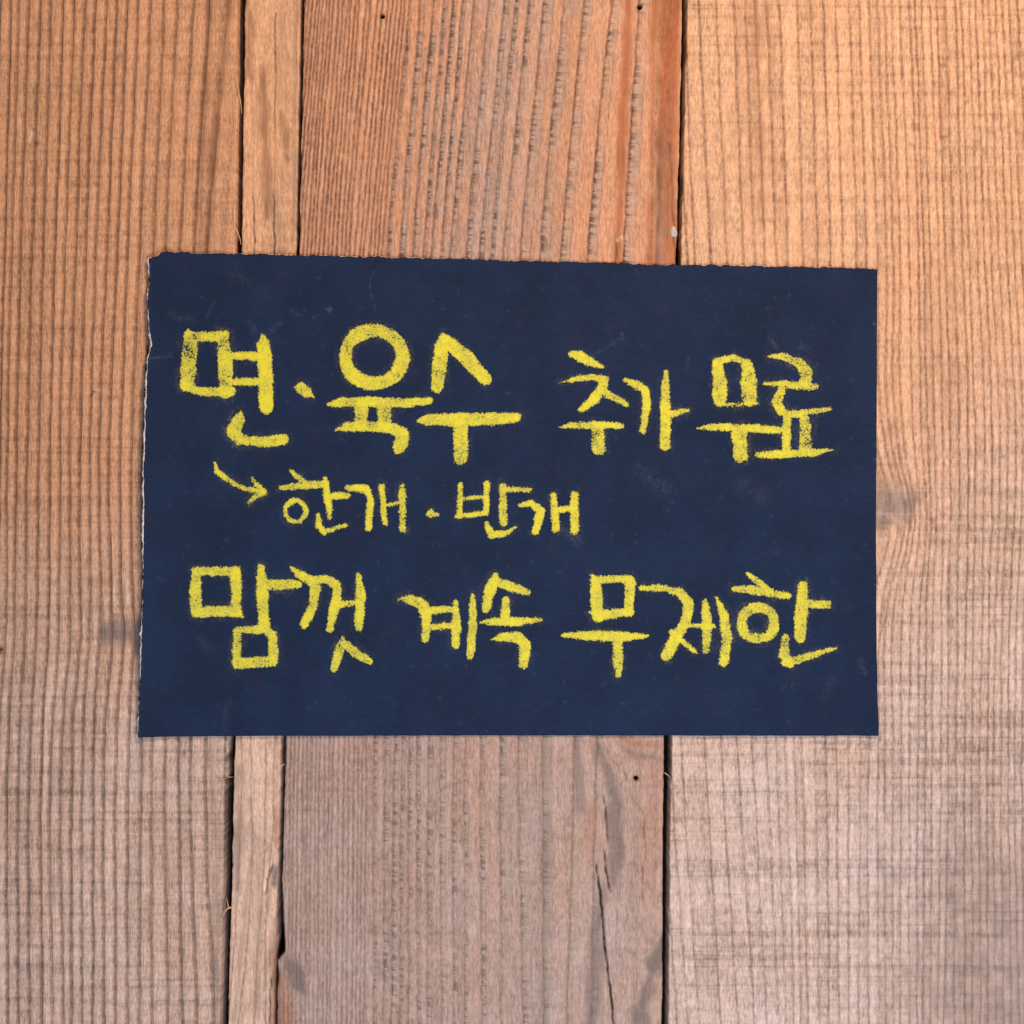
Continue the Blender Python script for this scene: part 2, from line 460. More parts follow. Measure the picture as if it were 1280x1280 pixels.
def crack(X, Y, B, depth, pts, deep=8.0):
    xw = X + 1.3 * vnoise(X * 0.01, Y * 0.07, 401) + 0.8 * vnoise(X * 0.02, Y * 0.22, 402)
    f = seg_field(xw, Y, pts) + 0.45 * vnoise(X * 0.05, Y * 0.15, 403)
    m = sstep(-0.9, 0.6, f)
    B['dark'] = np.maximum(B['dark'], min(0.9, 0.25 + deep * 0.09) * m)
    depth += deep * m

# ---- plank 1 (wide, left)
LY = [20, 300, 620, 700, 810, 890, 945, 1260]
LL = [
 [12.1,21.8,34,48.4,61.8,77,90.3,104,117,130.8,143.6,157,170.7,186,203,218.7,239.3,259,284,305,325],
 [4.8,13.3,24.2,38.7,52.8,67.8,80,93.2,105.8,118.7,132.5,145.8,158.6,173.2,190.1,205.1,223.3,241,256.7,279,303],
 [-2,7.3,18,31.7,45.8,60.2,72.7,85.2,98,110.2,122.3,134.4,148.4,161.7,177,192,210,227,243,262,288],
 [-3,7,17,31,46,60,72,85.6,98.4,111,124,136.4,149,162.5,177,192,210,227,243,262,287],
 [-5,4.5,15.6,29.2,43,58.6,70.3,84.4,97.7,109.4,122.7,137.5,152.3,165,180,195,211,227,243,260,285],
 [-10,-1,10,23.4,38.3,53,65,77.3,90,103.4,116.4,131,145.3,160,175,190,206,223,239,257,282],
 [-14,-4,8,21.8,35.6,50.4,61.8,75,88.4,101.7,115.8,129,143.4,158.6,174.4,188.4,204.6,222,237.3,255.5,281],
 [-15,-5,7.3,21.3,35.8,51.3,63.5,77.5,88.4,101.2,114.3,128.4,142.4,157.4,173.2,188.4,208.8,226.5,244.1,265.2,283]]
pre = np.cumsum(10 + 4 * np.random.RandomState(4).rand(20))[::-1]
LL = [list(row[0] - pre) + row for row in LL]

def paint_left(X, Y, B, depth):
    B['saw'] += 0.70 + 0.35 * sstep(300, 1000, Y)
    B['weather'] += 0.10 + 0.62 * sstep(520, 1010, Y + 60 * vnoise(X * 0.01, Y * 0.004, 5) + 0.25 * X)
    B['lines'] *= 1 - 0.75 * sstep(262, 280, X) * sstep(-40, 60, 420 - Y)
    blob(X, Y, 'brown', B, [(292, -40, 4), (276, 90, 5), (266, 190, 5), (258, 330, 3)], 5, 0.65, 2, 3)
    blob(X, Y, 'brown', B, [(262, -40, 3), (259, 60, 3), (254, 170, 3), (250, 320, 2)], 3, 0.5, 1, 4)
    # small knots and pin marks
    blob(X, Y, 'dark', B, [(43, 178, 1.2), (47, 179, 1.0)], 1.6, 0.6)
    blob(X, Y, 'pale', B, [(36, 174, 3), (38, 166, 2)], 4, 0.5)
    blob(X, Y, 'brown', B, [(44, 179, 4)], 4, 0.7)
    blob(X, Y, 'brown', B, [(146, 71, 2), (152, 69, 2)], 3, 0.8); blob(X, Y, 'pale', B, [(147, 66, 2)], 3, 0.5)
    blob(X, Y, 'dark', B, [(115, 494, 0.7), (116, 489, 0.8), (120, 490, 0.8)], 1, 0.9)
    hole(X, Y, B, depth, 0, 812, 3.2, 3.0)
    blob(X, Y, 'brown', B, [(-4, 812, 9)], 9, 0.7)
    # grey bruise with pale lifted ridge ends
    blob(X, Y, 'greystain_shade', B, [(134, 792, 9), (160, 792, 13), (185, 784, 12)], 11, 1.15, 7, 8)
    blob(X, Y, 'greystain_shade', B, [(172, 792, 4), (172, 815, 4)], 4, 1.4)
    blob(X, Y, 'brown', B, [(112, 728, 3), (130, 726, 3)], 6, 0.5)
    for (x, y0, y1) in ((145, 735, 764), (160, 720, 756), (134, 750, 781), (121, 760, 803)):
        blob(X, Y, 'pale', B, [(x - 4, y0, 2), (x, y1, 3.5)], 4, 0.60)
        depth -= 1.4 * sstep(-2, 2, seg_field(X, Y, [(x - 3, y0, 2.0), (x, y1, 4)]))
        blob(X, Y, 'red', B, [(x - 4, y1 + 5, 0.8), (x + 4, y1 + 4, 0.8)], 1.5, 0.7)
    # chipped spot below the sign
    blob(X, Y, 'red', B, [(229, 943, 2), (232, 938, 1.6)], 1.6, 0.9)
    blob(X, Y, 'dark', B, [(231, 942, 0.8), (237, 935, 0.6)], 1, 0.6)
    blob(X, Y, 'pale', B, [(235, 940, 2.4)], 1.4, 1.0)
    blob(X, Y, 'red', B, [(266, 963, 0.8), (274, 973, 0.8)], 1.6, 0.5)
    blob(X, Y, 'greystain_shade', B, [(262, 930, 2), (270, 1050, 4), (272, 1290, 4)], 4, 0.5, 2, 21)
    return None

EY = [-260, 0, 75, 160, 310, 920, 1000, 1100, 1190, 1200, 1280, 1540]
plank1 = make_plank(EY, [XA] * len(EY), [303.4, 298.2, 297.8, 296.8, 295.2, 284.4, 282.5, 280.4, 277.8, 277.6, 275.2, 269],
           LY, LL, dict(groove=2.4, gw=1.5, ridge=1.5), M['left'], 10, paint_left,
           'wide plank left of the narrow strip, with broad rounded ridges')

# ---- plank 2 (narrow strip)
SY = [20, 160, 300, 620, 940, 1060, 1130, 1200, 1270]
SL = [[290, 317, 343, 371], [290, 316, 343.5, 369], [289, 316.5, 341.5, 367], [288, 313, 333, 354],
      [302, 313, 331, 343], [299, 315, 330, 339], [296, 312, 326, 333], [291, 307, 320, 331], [285, 298, 318, 331]]
def paint_strip(X, Y, B, depth):
    B['weather'] += 0.02 + 0.55 * sstep(520, 960, Y)
    B['saw'] += 0.1
    B['lines'] *= 0.35 + 0.65 * sstep(700, 950, Y)
    blob(X, Y, 'brown', B, [(328, 84, 4), (330, 150, 5), (334, 225, 4), (334, 268, 3)], 5, 0.75, 2, 31, 0.06, 0.012)
    blob(X, Y, 'brown', B, [(309, -20, 4), (311, 40, 4), (313, 95, 4)], 5, 0.65, 3, 32)
    blob(X, Y, 'brown', B, [(352, 145, 3), (356, 175, 3), (358, 200, 2)], 4, 0.65, 2, 33)
    blob(X, Y, 'greystain_shade', B, [(352, -10, 3), (352, 70, 4), (350, 120, 3)], 6, 0.35, 2, 34)
    blob(X, Y, 'greystain_shade', B, [(372, -40, 1), (370, 60, 1.5), (367, 300, 1)], 3, 0.55, 1, 35)
    blob(X, Y, 'greystain_shade', B, [(344, 240, 3), (349, 290, 5), (350, 330, 4)], 5, 0.4, 2, 36)
    crack(X, Y, B, depth, [(343, 16, 0.35), (343.5, 160, 0.2)], 2.5)
    crack(X, Y, B, depth, [(341, 242, 0.6), (342, 325, 0.5)], 4)
    crack(X, Y, B, depth, [(316, 246, 0.4), (317, 322, 0.4)], 3)
    blob(X, Y, 'dark', B, [(311, 194, 1.0)], 1.2, 0.6)
    blob(X, Y, 'brown', B, [(308, 194, 1.2), (314, 195, 1.2)], 2, 0.5)
    # lower half: grey-violet streaks and a split edge
    blob(X, Y, 'greystain_shade', B, [(298, 960, 3), (298, 1030, 6), (296, 1110, 4)], 5, 0.62, 2, 37)
    blob(X, Y, 'greystain_shade', B, [(312, 1000, 1.5), (314, 1060, 2), (309, 1110, 2), (300, 1200, 2.5), (291, 1275, 3)], 3, 0.5, 1, 38)
    blob(X, Y, 'greystain_shade', B, [(323, 1050, 2), (322, 1150, 5), (320, 1260, 5)], 5, 0.35, 2, 39)
    blob(X, Y, 'red', B, [(345, 900, 1.5), (346, 960, 1.5), (345, 1060, 1.0)], 2.5, 0.7, 1, 40)
    blob(X, Y, 'greystain_shade', B, [(345, 1085, 3), (344, 1105, 4)], 3, 1.0, 1, 41)
    crack(X, Y, B, depth, [(331, 1120, 0.4), (334, 1100, 0.9), (342, 1079, 0.4)], 5)
    crack(X, Y, B, depth, [(339, 1112, 0.7), (346, 1112, 0.8)], 4)
    blob(X, Y, 'pale', B, [(335, 1085, 2), (333, 1110, 2)], 2, 0.7)
    blob(X, Y, 'brown', B, [(343, 1150, 2), (342, 1190, 3), (340, 1285, 3.5)], 3, 0.75, 1.5, 42)
    crack(X, Y, B, depth, [(338, 1225, 0.4), (336, 1285, 0.5)], 4)
plank2 = make_plank(EY, [309, 305, 304.3, 302.6, 301, 292.8, 290.6, 288.5, 286, 285.7, 283.7, 279],
           [381.6, 376, 374.8, 373.1, 370.3, 351.6, 350, 348, 346, 344.4, 342.4, 336],
           SY, SL, dict(groove=0.7, gw=1.2, ridge=0.35, recess=1.5), M['strip'], 30, paint_strip,
           'narrow strip plank with a brown streak between two dark gaps')

# ---- plank 3 (middle)
MY = [20, 305, 940, 1260]
fine305 = [378.4,383.5,388.4,393.4,398.6,404.7,409.4,415,419.7,426.3,431,435.6,443,449.7,455.3,462,467.5,472.2,477]
fine20 = [402,406,411,415,421,427,432.8,437.5,442,447,455,461,469.4,476,482.5,488,493,498.5,503]
fine940 = [357 + (a - 378.4) * 100 / 98.6 for a in fine305]
fine1260 = [a - 3 for a in fine940]
band20 = [509,522.8,539.7,552.8,564,576,590,609,627.4,641.6,658,677,701.6,728,761.5,797]
band305 = [484,499.4,516,529.4,538.8,551,563,583,600,614.2,629.5,650.8,675,701.6,735,779]
band940 = [467,480,492,501.5,511,521,535,550,565.5,580.7,600,624.5,647,678,717,745]
band1260 = [466,478,488,498.5,510,521,533,551,566,580,602,626,653,679,708,738]
extra20 = [379.5, 383.5, 388, 393.5, 398]
extra305 = [355, 360, 364.5, 369, 373.5]
extra940 = [333, 338, 343, 348, 352.5]
extra1260 = [330, 335, 340, 345, 349.5]
tail = [(822, 813, 775, 768), (846, 833, 800, 795), (870, 858, 822, 815)]
ML = [extra20 + fine20 + band20 + [t[0] for t in tail], extra305 + fine305 + band305 + [t[1] for t in tail],
      extra940 + fine940 + band940 + [t[2] for t in tail], extra1260 + fine1260 + band1260 + [t[3] for t in tail]]
nb = len(extra20) + len(fine20)
bands = {nb + k: w for k, w in enumerate([4, 7, 7, 4, 4.5, 4, 6, 7, 6, 4, 6, 13, 12, 11, 11, 13])}
def paint_mid(X, Y, B, depth):
    low = sstep(480, 1000, Y + 70 * vnoise(X * 0.008, Y * 0.003, 3))
    B['weather'] += 0.04 + 0.70 * low
    blob(X, Y, 'weather', B, [(660, -60, 40), (620, 150, 55), (600, 330, 60)], 60, 0.66, 25, 14)
    B['lines'] *= (1 - 0.35 * low)
    B['ripple'] *= 1 - 0.25 * low
    B['saw'] += 0.25 + 0.3 * low
    right_of = sstep(-6, 6, X - np.interp(Y, [20, 305, 940, 1260], [806, 790, 752, 742]))
    B['lines'] *= 1 - 0.8 * right_of
    B['ripple'] *= 1 - sstep(900, 960, Y) * sstep(700, 720, X) * 0.7
    # red heartwood streaks
    blob(X, Y, 'red', B, [(838, -60, 15), (836, 120, 13), (836, 230, 10), (838, 335, 9)], 6, 0.80, 3, 50, 0.05, 0.01)
    blob(X, Y, 'red', B, [(786, -60, 4), (783, 60, 5), (779, 140, 6), (776, 230, 5), (771, 335, 4)], 3, 0.85, 2, 51, 0.05, 0.01)
    blob(X, Y, 'red', B, [(818, -60, 5), (817, 80, 4), (815, 180, 3.5), (813, 335, 4)], 3, 0.85, 2, 52, 0.05, 0.01)
    blob(X, Y, 'red', B, [(845, -60, 6), (842, 90, 6), (838, 200, 4), (843, 260, 4), (846, 335, 4)], 5, 0.9, 2, 53, 0.05, 0.01)
    blob(X, Y, 'brown', B, [(838, -60, 9), (836, 40, 9), (832, 110, 7), (828, 190, 5), (822, 290, 3.5), (820, 335, 3)], 4, 0.95, 2, 54, 0.05, 0.01)
    blob(X, Y, 'greystain_shade', B, [(831, 165, 2), (828, 250, 4), (824, 335, 4)], 4, 0.35, 2, 55)
    crack(X, Y, B, depth, [(836, 178, 0.1), (839, 230, 0.3), (842, 278, 0.5), (845, 330, 0.5)], 2.5)
    crack(X, Y, B, depth, [(768, 330, 0.6), (771, 298, 0.5)], 3)
    blob(X, Y, 'pale', B, [(771, 300, 1.2), (778, 297, 1)], 1.2, 0.8)
    # nail holes
    hole(X, Y, B, depth, 478, 20.5, 2.3, 9)
    hole(X, Y, B, depth, 799.5, 8.5, 2.6, 9)
    hole(X, Y, B, depth, 795, 973, 2.5, 10)
    blob(X, Y, 'pale', B, [(506, 282, 1.4)], 1.0, 1.0)
    # bottom: knot stain at the left edge, grey patches, curved grain and long splits
    blob(X, Y, 'greystain_shade', B, [(353, 1192, 2), (362, 1208, 8), (372, 1222, 9), (380, 1238, 3)], 4, 1.5, 5, 56, 0.12, 0.06)
    blob(X, Y, 'red', B, [(350, 1225, 5), (356, 1290, 9)], 7, 0.55, 3, 57)
    blob(X, Y, 'greystain_shade', B, [(741, 905, 4), (752, 950, 5), (766, 975, 8), (770, 1020, 12), (770, 1070, 11), (762, 1105, 5)], 4, 0.85, 4, 58, 0.07, 0.05)
    blob(X, Y, 'greystain_shade', B, [(755, 1110, 3), (747, 1160, 6), (742, 1230, 9), (738, 1300, 11)], 4, 0.75, 3, 59, 0.05, 0.03)
    blob(X, Y, 'greystain_shade', B, [(830, 1165, 4), (822, 1200, 10), (806, 1238, 9), (796, 1300, 10)], 4, 1.05, 5, 60, 0.06, 0.05)
    blob(X, Y, 'greystain_shade', B, [(719, 900, 3), (723, 960, 6), (726, 1010, 5)], 3, 0.62, 2, 61)
    blob(X, Y, 'greystain_shade', B, [(768, 925, 1.5), (790, 943, 3), (832, 949, 3)], 3, 0.7, 1, 62)
    blob(X, Y, 'greystain_shade', B, [(678, 900, 5), (684, 1010, 6), (682, 1110, 5), (681, 1290, 5)], 4, 0.42, 2, 66)
    blob(X, Y, 'red', B, [(772, 918, 2.5), (790, 930, 3), (832, 932, 3)], 3, 0.5, 1, 63)
    blob(X, Y, 'red', B, [(825, 960, 8), (815, 1030, 12), (812, 1120, 10)], 14, 0.32, 4, 64)
    blob(X, Y, 'red', B, [(735, 1010, 8), (740, 1060, 8)], 9, 0.30, 4, 65)
    crack(X, Y, B, depth, [(745, 1080, 0.4), (750, 1120, 0.9), (757, 1190, 0.9), (768, 1285, 0.6)], 8)
    crack(X, Y, B, depth, [(754, 1064, 0.3), (758, 1090, 0.7), (762, 1114, 0.3)], 6)
    crack(X, Y, B, depth, [(754, 995, 0.3), (757, 1010, 0.6), (760, 1052, 0.5)], 5)
    crack(X, Y, B, depth, [(751, 918, 0.2), (762, 945, 0.4), (780, 965, 0.4), (792, 1000, 0.2)], 2.5)
    crack(X, Y, B, depth, [(795, 1001, 0.1), (805, 1020, 0.3), (807, 1060, 0.3), (804, 1085, 0.4), (803, 1125, 0.5)], 2.5)
    crack(X, Y, B, depth, [(803, 1085, 0.3), (796, 1090, 0.2), (793, 1104, 0.2), (778, 1105, 0.1)], 1.5)
plank3 = make_plank(EY, [384, 379, 377.9, 376.3, 373, 356, 354.6, 352, 355, 347, 345.8, 340],
           [860, 853.8, 852.6, 850.8, 846.6, 831, 830.4, 829.5, 828.9, 828.8, 828, 824],
           MY, ML, dict(groove=2.0, gw=1.2, ridge=0.6, band=bands), M['middle'], 50, paint_mid,
           'middle plank with fine dark lines and rippled grey grain')

# ---- plank 4 (wide, right)
r20 = [874,895.5,917.9,931.6,944.5,958.3,974.6,996,1013.3,1029.3,1045,1061.4,1074.3,1085.8,1097.5,1105.5,1115,1125.3,1136.8,1143.9,1152.3,1162.6,1171.4,1182,1195,1201.8,1212,1220,1228,1236,1244.8,1253.4,1261]
r310 = [887.3,907.9,928.5,942.3,955.5,969.8,984.4,1003.3,1021.9,1037.7,1053.1,1070.7,1083.2,1096.4,1108.1,1116.4,1125.3,1136.5,1147.7,1154.5,1162.3,1173,1181.2,1192,1203,1211,1221.6,1230,1238.8,1248.2,1258.5,1267,1276.6]
r560t = [1097,1106.6,1115.2,1123,1130.8,1142.5,1152.7,1159.7,1168.3,1178.4,1187.8,1199.5,1210.5,1219,1230.8,1240.6,1249.5,1259.7,1269,1278,1287]
r640t = [1114,1124,1132,1138,1143,1149.5,1158,1163.5,1170.5,1178.9,1188,1199,1210,1219,1229.5,1240,1249,1258.5,1268,1277,1286]
r755t = [1092,1102.7,1109.7,1118.3,1128.4,1139.4,1150.3,1158,1166.7,1176.9,1185.5,1196.4,1208,1216.7,1227.7,1236.3,1244.8,1253.4,1262,1271.4,1280]
r945 = [922.5,941.4,958.5,971,982.7,993.5,1003.4,1018.7,1032.7,1045.6,1060,1075,1085.8,1097.3,1106.4,1115.9,1126.2,1136.8,1147,1156.3,1165.2,1176.5,1185.5,1195.8,1206,1214.7,1225,1234,1241.9,1250.8,1260.2,1268,1277]
r1260 = [941.8,957.2,972,981.8,992.6,1000.7,1009.7,1024,1036.6,1048.3,1060.5,1073,1085.8,1098.7,1107.3,1115.9,1125.3,1136.5,1146,1153.7,1163,1172.6,1180.3,1192.3,1206,1215.5,1225,1234.5,1244.8,1254,1263.7,1273,1282]
def blend(t, tail_):
    b = [a * (1 - t) + c * t for a, c in zip(r310, r945)]
    return b[:12] + tail_
RYS = [20, 310, 560, 640, 755, 945, 1260]
RL = [[815, 840, 856] + r20, [838, 858, 867.5] + r310, [845, 866, 882] + blend(0.39, r560t), [846, 869, 886] + blend(0.52, r640t),
      [848, 874, 892] + blend(0.70, r755t), [852.5, 882, 901.9] + r945, [873, 900, 921.3] + r1260]
post = np.cumsum(7.5 + 4 * np.random.RandomState(8).rand(28))
RL = [row + list(row[-1] + post) for row in RL]
def paint_right(X, Y, B, depth):
    B['weather'] += 0.0 + 0.78 * sstep(380, 980, Y + 60 * vnoise(X * 0.008, Y * 0.003, 6) + 0.30 * (X - 1100))
    B['saw'] += 0.48 + 0.57 * sstep(430, 900, Y + 0.5 * (X - 1100)) + 0.35 * sstep(250, 0, Y)
    B['lines'] *= 1 - 0.22 * sstep(560, 950, Y)
    blob(X, Y, 'greystain_shade', B, [(1230, 1120, 60), (1300, 1300, 150)], 110, 0.48, 40, 79)  # dirty saw-marked wood, with the light falloff of the lower right corner painted in
    blob(X, Y, 'brown', B, [(1290, 1180, 60), (1280, 1330, 80)], 90, 0.20, 30, 80)  # brown tint over it, painting the same corner falloff into the colour
    blob(X, Y, 'brown', B, [(944, -60, 12), (945, 60, 12), (952, 150, 10), (958, 250, 5)], 22, 0.40, 9, 71)
    blob(X, Y, 'brown', B, [(1010, -60, 20), (1030, 40, 15)], 30, 0.22, 9, 72)
    blob(X, Y, 'brown', B, [(1170, 330, 6), (1175, 440, 8), (1180, 520, 5)], 16, 0.25, 6, 73)
    # little channels and pin knots
    for (x, y0, y1) in ((1178, -30, 80), (1178, 100, 170)):
        depth += 1.2 * sstep(-2, 1, seg_field(X, Y, [(x, y0, 4), (x + 1, y1, 4)]))
        blob(X, Y, 'brown', B, [(x - 3, y1, 1.0), (x + 1, y1 + 2, 1.4), (x + 5, y1 - 1, 1.0)], 1.5, 0.8)
        blob(X, Y, 'brown', B, [(x, y0, 3), (x + 1, y1, 3)], 3, 0.2)
    for (x, y) in ((1169, 102), (1145, 157), (1183, 170), (1240, 40), (1139, 180), (1176, 190), (1264, 186)):
        blob(X, Y, 'greystain_shade', B, [(x - 2, y, 1.6), (x + 2, y + 1, 1.6)], 2.2, 0.6)
        blob(X, Y, 'pale', B, [(x + 1, y - 4, 1.0)], 2, 0.4)
    # the grey knot half hidden by the sign
    kd = np.hypot((X - 1088) / 58, (Y - 636) / 46)
    B['lines'] *= 1 - 0.85 * sstep(1.05, 0.55, kd)
    blob(X, Y, 'greystain_shade', B, [(1080, 640, 16), (1110, 630, 19), (1134, 628, 11)], 13, 0.95, 7, 74)
    blob(X, Y, 'weather', B, [(1080, 636, 22), (1120, 632, 18)], 16, 0.9, 4, 81)
    blob(X, Y, 'brown', B, [(1090, 600, 8), (1115, 585, 8)], 14, 0.25, 4, 78)
    for k, (x0, y0, x1, y1) in enumerate(((1096, 640, 1115, 639), (1119, 640, 1136, 640), (1096, 654, 1118, 653), (1098, 645, 1106, 646))):
        crack(X, Y, B, depth, [(x0, y0, 0.2), ((x0 + x1) / 2, y0 - 0.5, 0.6), (x1, y1, 0.2)], 2.5)
    for (x, y) in ((1166, 650), (1178, 641), (1186, 636), (1162, 668), (1134, 651)):
        blob(X, Y, 'red', B, [(x - 3, y, 1.4), (x + 3, y + 1, 1.4)], 2.5, 0.7)
    blob(X, Y, 'dark', B, [(1264, 652, 1.0), (1270, 652, 0.6)], 1.5, 0.6)
    blob(X, Y, 'greystain_shade', B, [(852, -40, 1.5), (849, 250, 2), (846, 330, 2)], 3, 0.5, 1, 75)
    blob(X, Y, 'greystain_shade', B, [(836, 925, 1), (834, 1100, 1.5), (833, 1300, 2)], 2.5, 0.6, 1, 76)
    blob(X, Y, 'red', B, [(838, 950, 1), (839, 962, 1.2)], 1.8, 0.8)
plank4 = make_plank(EY, [863, 857.7, 856.6, 854.6, 850.3, 839, 837.6, 835.7, 835.2, 835.1, 834.5, 831],
           [XB] * len(EY), RYS, RL, dict(groove=1.9, gw=1.3, ridge=0.8), M['right'], 70, paint_right,
           'wide plank right of the middle plank, with close straight lines and cross saw marks')

# ---- splinters in the gaps and the lump of resin
def tube(name, pts, rad, mat, parent, label=None):
    pts = np.array(pts, float); n = len(pts); k = 6
    co = []; fc = []
    for a in range(n):
        t = pts[min(a + 1, n - 1)] - pts[max(a - 1, 0)]; t /= np.linalg.norm(t) + 1e-9
        u = np.cross(t, [0, 1, 0]); u /= np.linalg.norm(u) + 1e-9; w = np.cross(t, u)
        rr = rad * (1 - 0.75 * a / (n - 1))
        for b in range(k):
            an = 2 * math.pi * b / k
            co.append(pts[a] + rr * (math.cos(an) * u + math.sin(an) * w))
    for a in range(n - 1):
        for b in range(k):
            fc.append((a*k + b, a*k + (b+1) % k, (a+1)*k + (b+1) % k, (a+1)*k + b))
    o = mesh_obj(name, co, fc, mat, parent)
    if label: o['label'] = label
    return o
def hair(par, path, rad, d0=0.0002, d1=-0.0006):
    n = 10; path = np.array(path, float)
    t = np.linspace(0, len(path) - 1, n)
    xs = np.interp(t, range(len(path)), path[:, 0]); ys = np.interp(t, range(len(path)), path[:, 1])
    dd = np.linspace(d0, d1, n)
    return tube('splinter', [(WX(a), c, WZ(b)) for a, b, c in zip(xs, ys, dd)], rad * S, M['splinter'], par)
hair(plank1, [(295.5, 98), (297.5, 112), (300.5, 125), (302.5, 142)], 1.1)
hair(plank1, [(294.5, 286), (297, 291), (300, 298), (301.5, 306)], 1.0)
hair(plank2, [(289, 1134), (284, 1136), (281, 1140), (276, 1150)], 1.2)
hair(plank2, [(286, 1136), (284.5, 1128), (283, 1121)], 0.7)
hair(plank3, [(831, 966), (835, 969), (839, 973)], 0.8)
hair(plank3, [(355, 955), (352, 958), (349, 961)], 0.7)
hair(plank1, [(285, 971), (289, 971.5), (292, 971)], 0.6)

def lump(name, x, y, rx, ry, h, mat, par):
    nu, nv = 22, 7; co = []; fc = []
    rs = random.Random(5)
    for a in range(nv + 1):
        ph = a / nv * math.pi / 2
        for b in range(nu):
            th = 2 * math.pi * b / nu
            k = 1 + 0.10 * math.sin(2 * th + 1) + 0.08 * math.sin(3 * th)
            co.append((WX(x + rx * k * math.cos(ph) * math.cos(th)), (0.9 - h * math.sin(ph)) * S, WZ(y + ry * k * math.cos(ph) * math.sin(th))))
    for a in range(nv):
        for b in range(nu):
            fc.append((a*nu + b, a*nu + (b+1) % nu, (a+1)*nu + (b+1) % nu, (a+1)*nu + b))
    o = mesh_obj(name, co, fc, mat, par); return o
lump('resin_lump', 842, 290, 4.4, 8.0, 3.4, M['resin'], plank3)

# ------------------------------------------------------------------ the paper sign
def lift(x, y):
    """distance of the sheet's face in front of the ridges, in units"""
    u = (x - 175.0) / 920.0; v = (y - 325.0) / 595.0
    b = 2.7 + 0.45 * np.sin(u * 5.0 + 0.6) * np.sin(v * 4.0 + 0.4) + 0.25 * np.sin(u * 11 + v * 5)
    b = b + 17.0 * np.exp(-np.clip(u, 0, 2) / 0.045) * (0.30 + 0.70 * np.sin(np.clip(v, 0, 1) * math.pi) ** 0.8)
    b = b + 2.0 * np.exp(-np.clip(1 - u, 0, 2) / 0.03) * np.exp(-((v - 0.9) / 0.2) ** 2)
    b = b - 0.55 * np.exp(-((x - np.interp(y, [320, 920], [299, 289])) / 9) ** 2) - 0.5 * np.exp(-((x - np.interp(y, [320, 920], [848, 835])) / 10) ** 2)
    b = b + 0.5 * vnoise(x * 0.012, y * 0.016, 611) + 0.22 * vnoise(x * 0.035, y * 0.04, 612)
    # soft crease running down from the top edge and a kink at the left edge
    cx = np.interp(y, [320, 345, 365, 385, 410], [469, 463, 463, 469, 474])
    b = b + 0.8 * sstep(0, 5, x - cx) * np.exp(-((x - cx) / 60) ** 2) * np.exp(-((y - 340) / 45) ** 2)
    return b

def coons(nu, nv, left, right, top, bot):
    """left/right: x,y at v; top/bot: x,y at u"""
    u = np.linspace(0, 1, nu)[None, :]; v = np.linspace(0, 1, nv)[:, None]
    lx, ly = left(v[:, 0]); rx, ry = right(v[:, 0]); tx, ty = top(u[0]); bx, by = bot(u[0])
    out = []
    for l, r, t, b in ((lx, rx, tx, bx), (ly, ry, ty, by)):
        t = t + (l[0] - t[0]) * (1 - u[0]) ** 40 + (r[0] - t[-1]) * u[0] ** 40      # corners meet
        b = b + (l[-1] - b[0]) * (1 - u[0]) ** 40 + (r[-1] - b[-1]) * u[0] ** 40
        out.append((1-u)*l[:, None] + u*r[:, None] + (1-v)*t[None, :] + v*b[None, :]
                   - ((1-u)*(1-v)*l[0] + u*(1-v)*r[0] + (1-u)*v*l[-1] + u*v*r[-1]))
    return out

LYs = [324, 345, 380, 415, 432, 440, 450, 520, 600, 700, 800, 880, 921]
LXs = [188, 188, 186.5, 188.5, 191.5, 189, 186, 183.5, 181, 180.5, 179, 176, 174]
RYv = [336, 480, 640, 800, 880, 905, 919]; RXv = [1096, 1095.5, 1094.5, 1094.5, 1096, 1097.5, 1097.5]
TXs = [188, 198, 203, 209, 230, 330, 440, 520, 640, 845, 960, 1060, 1096]
TYs = [324, 322.5, 317, 315.5, 316.5, 318, 321.2, 323, 326, 331.2, 333, 335, 336.5]
BXs = [174, 330, 640, 900, 1097.5]; BYs = [920.5, 919.5, 918.8, 919.0, 919.2]

def edges(out_l=0.0, out_t=0.0, inset=0.0, seed=0, core=False):
    def left(v):
        y = 324 + v * (921 - 324)
        x = np.interp(y, LYs, LXs) + 2.6 * np.sin(np.clip(v, 0, 1) * math.pi) + 0.9 * n1(y * 0.11, 91) + 0.6 * n1(y * 0.33, 92)
        if core: x = x - (1.25 + 1.1 * n1(y * 0.10, 93) + 0.9 * n1(y * 0.35, 94) + 0.9 * n1(y * 0.03, 99))
        return x, y
    def right(v):
        y = 336.5 + v * (919.2 - 336.5)
        x = np.interp(y, RYv, RXv) + 0.25 * n1(y * 0.05, 95) - (1.4 if core else 0)
        return x, y
    def top(u):
        x = 188 + u * (1096 - 188)
        y = np.interp(x, TXs, TYs) + 1.1 * n1(x * 0.14, 96) + 0.8 * n1(x * 0.40, 97)
        if core: y = y - (0.05 + 0.9 * n1(x * 0.22, 98) + 0.5 * n1(x * 0.02, 89))
        return x, y
    def bot(u):
        x = 174 + u * (1097.5 - 174)
        y = np.interp(x, BXs, BYs) + 0.25 * n1(x * 0.06, 88) - (1.4 if core else 0)
        return x, y
    return left, right, top, bot

sign = bpy.data.objects.new('paper_sign', None); C.objects.link(sign)
sign.empty_display_size = 0.05
sign['label'] = 'navy blue paper sign with torn edges and handwritten yellow crayon lettering on the planks'
sign['category'] = 'sign'
SIGN_O = np.array([WX(640), 0.0, WZ(920)])
sign.location = SIGN_O

def sign_mesh(name, co, faces, mat, attrs=None):
    return mesh_obj(name, np.asarray(co), faces, mat, sign, attrs)
sign_local = lambda X, Y, L_: np.stack([(X - 640) * S - SIGN_O[0], -L_ * S - SIGN_O[1], (640 - Y) * S - SIGN_O[2]], -1)

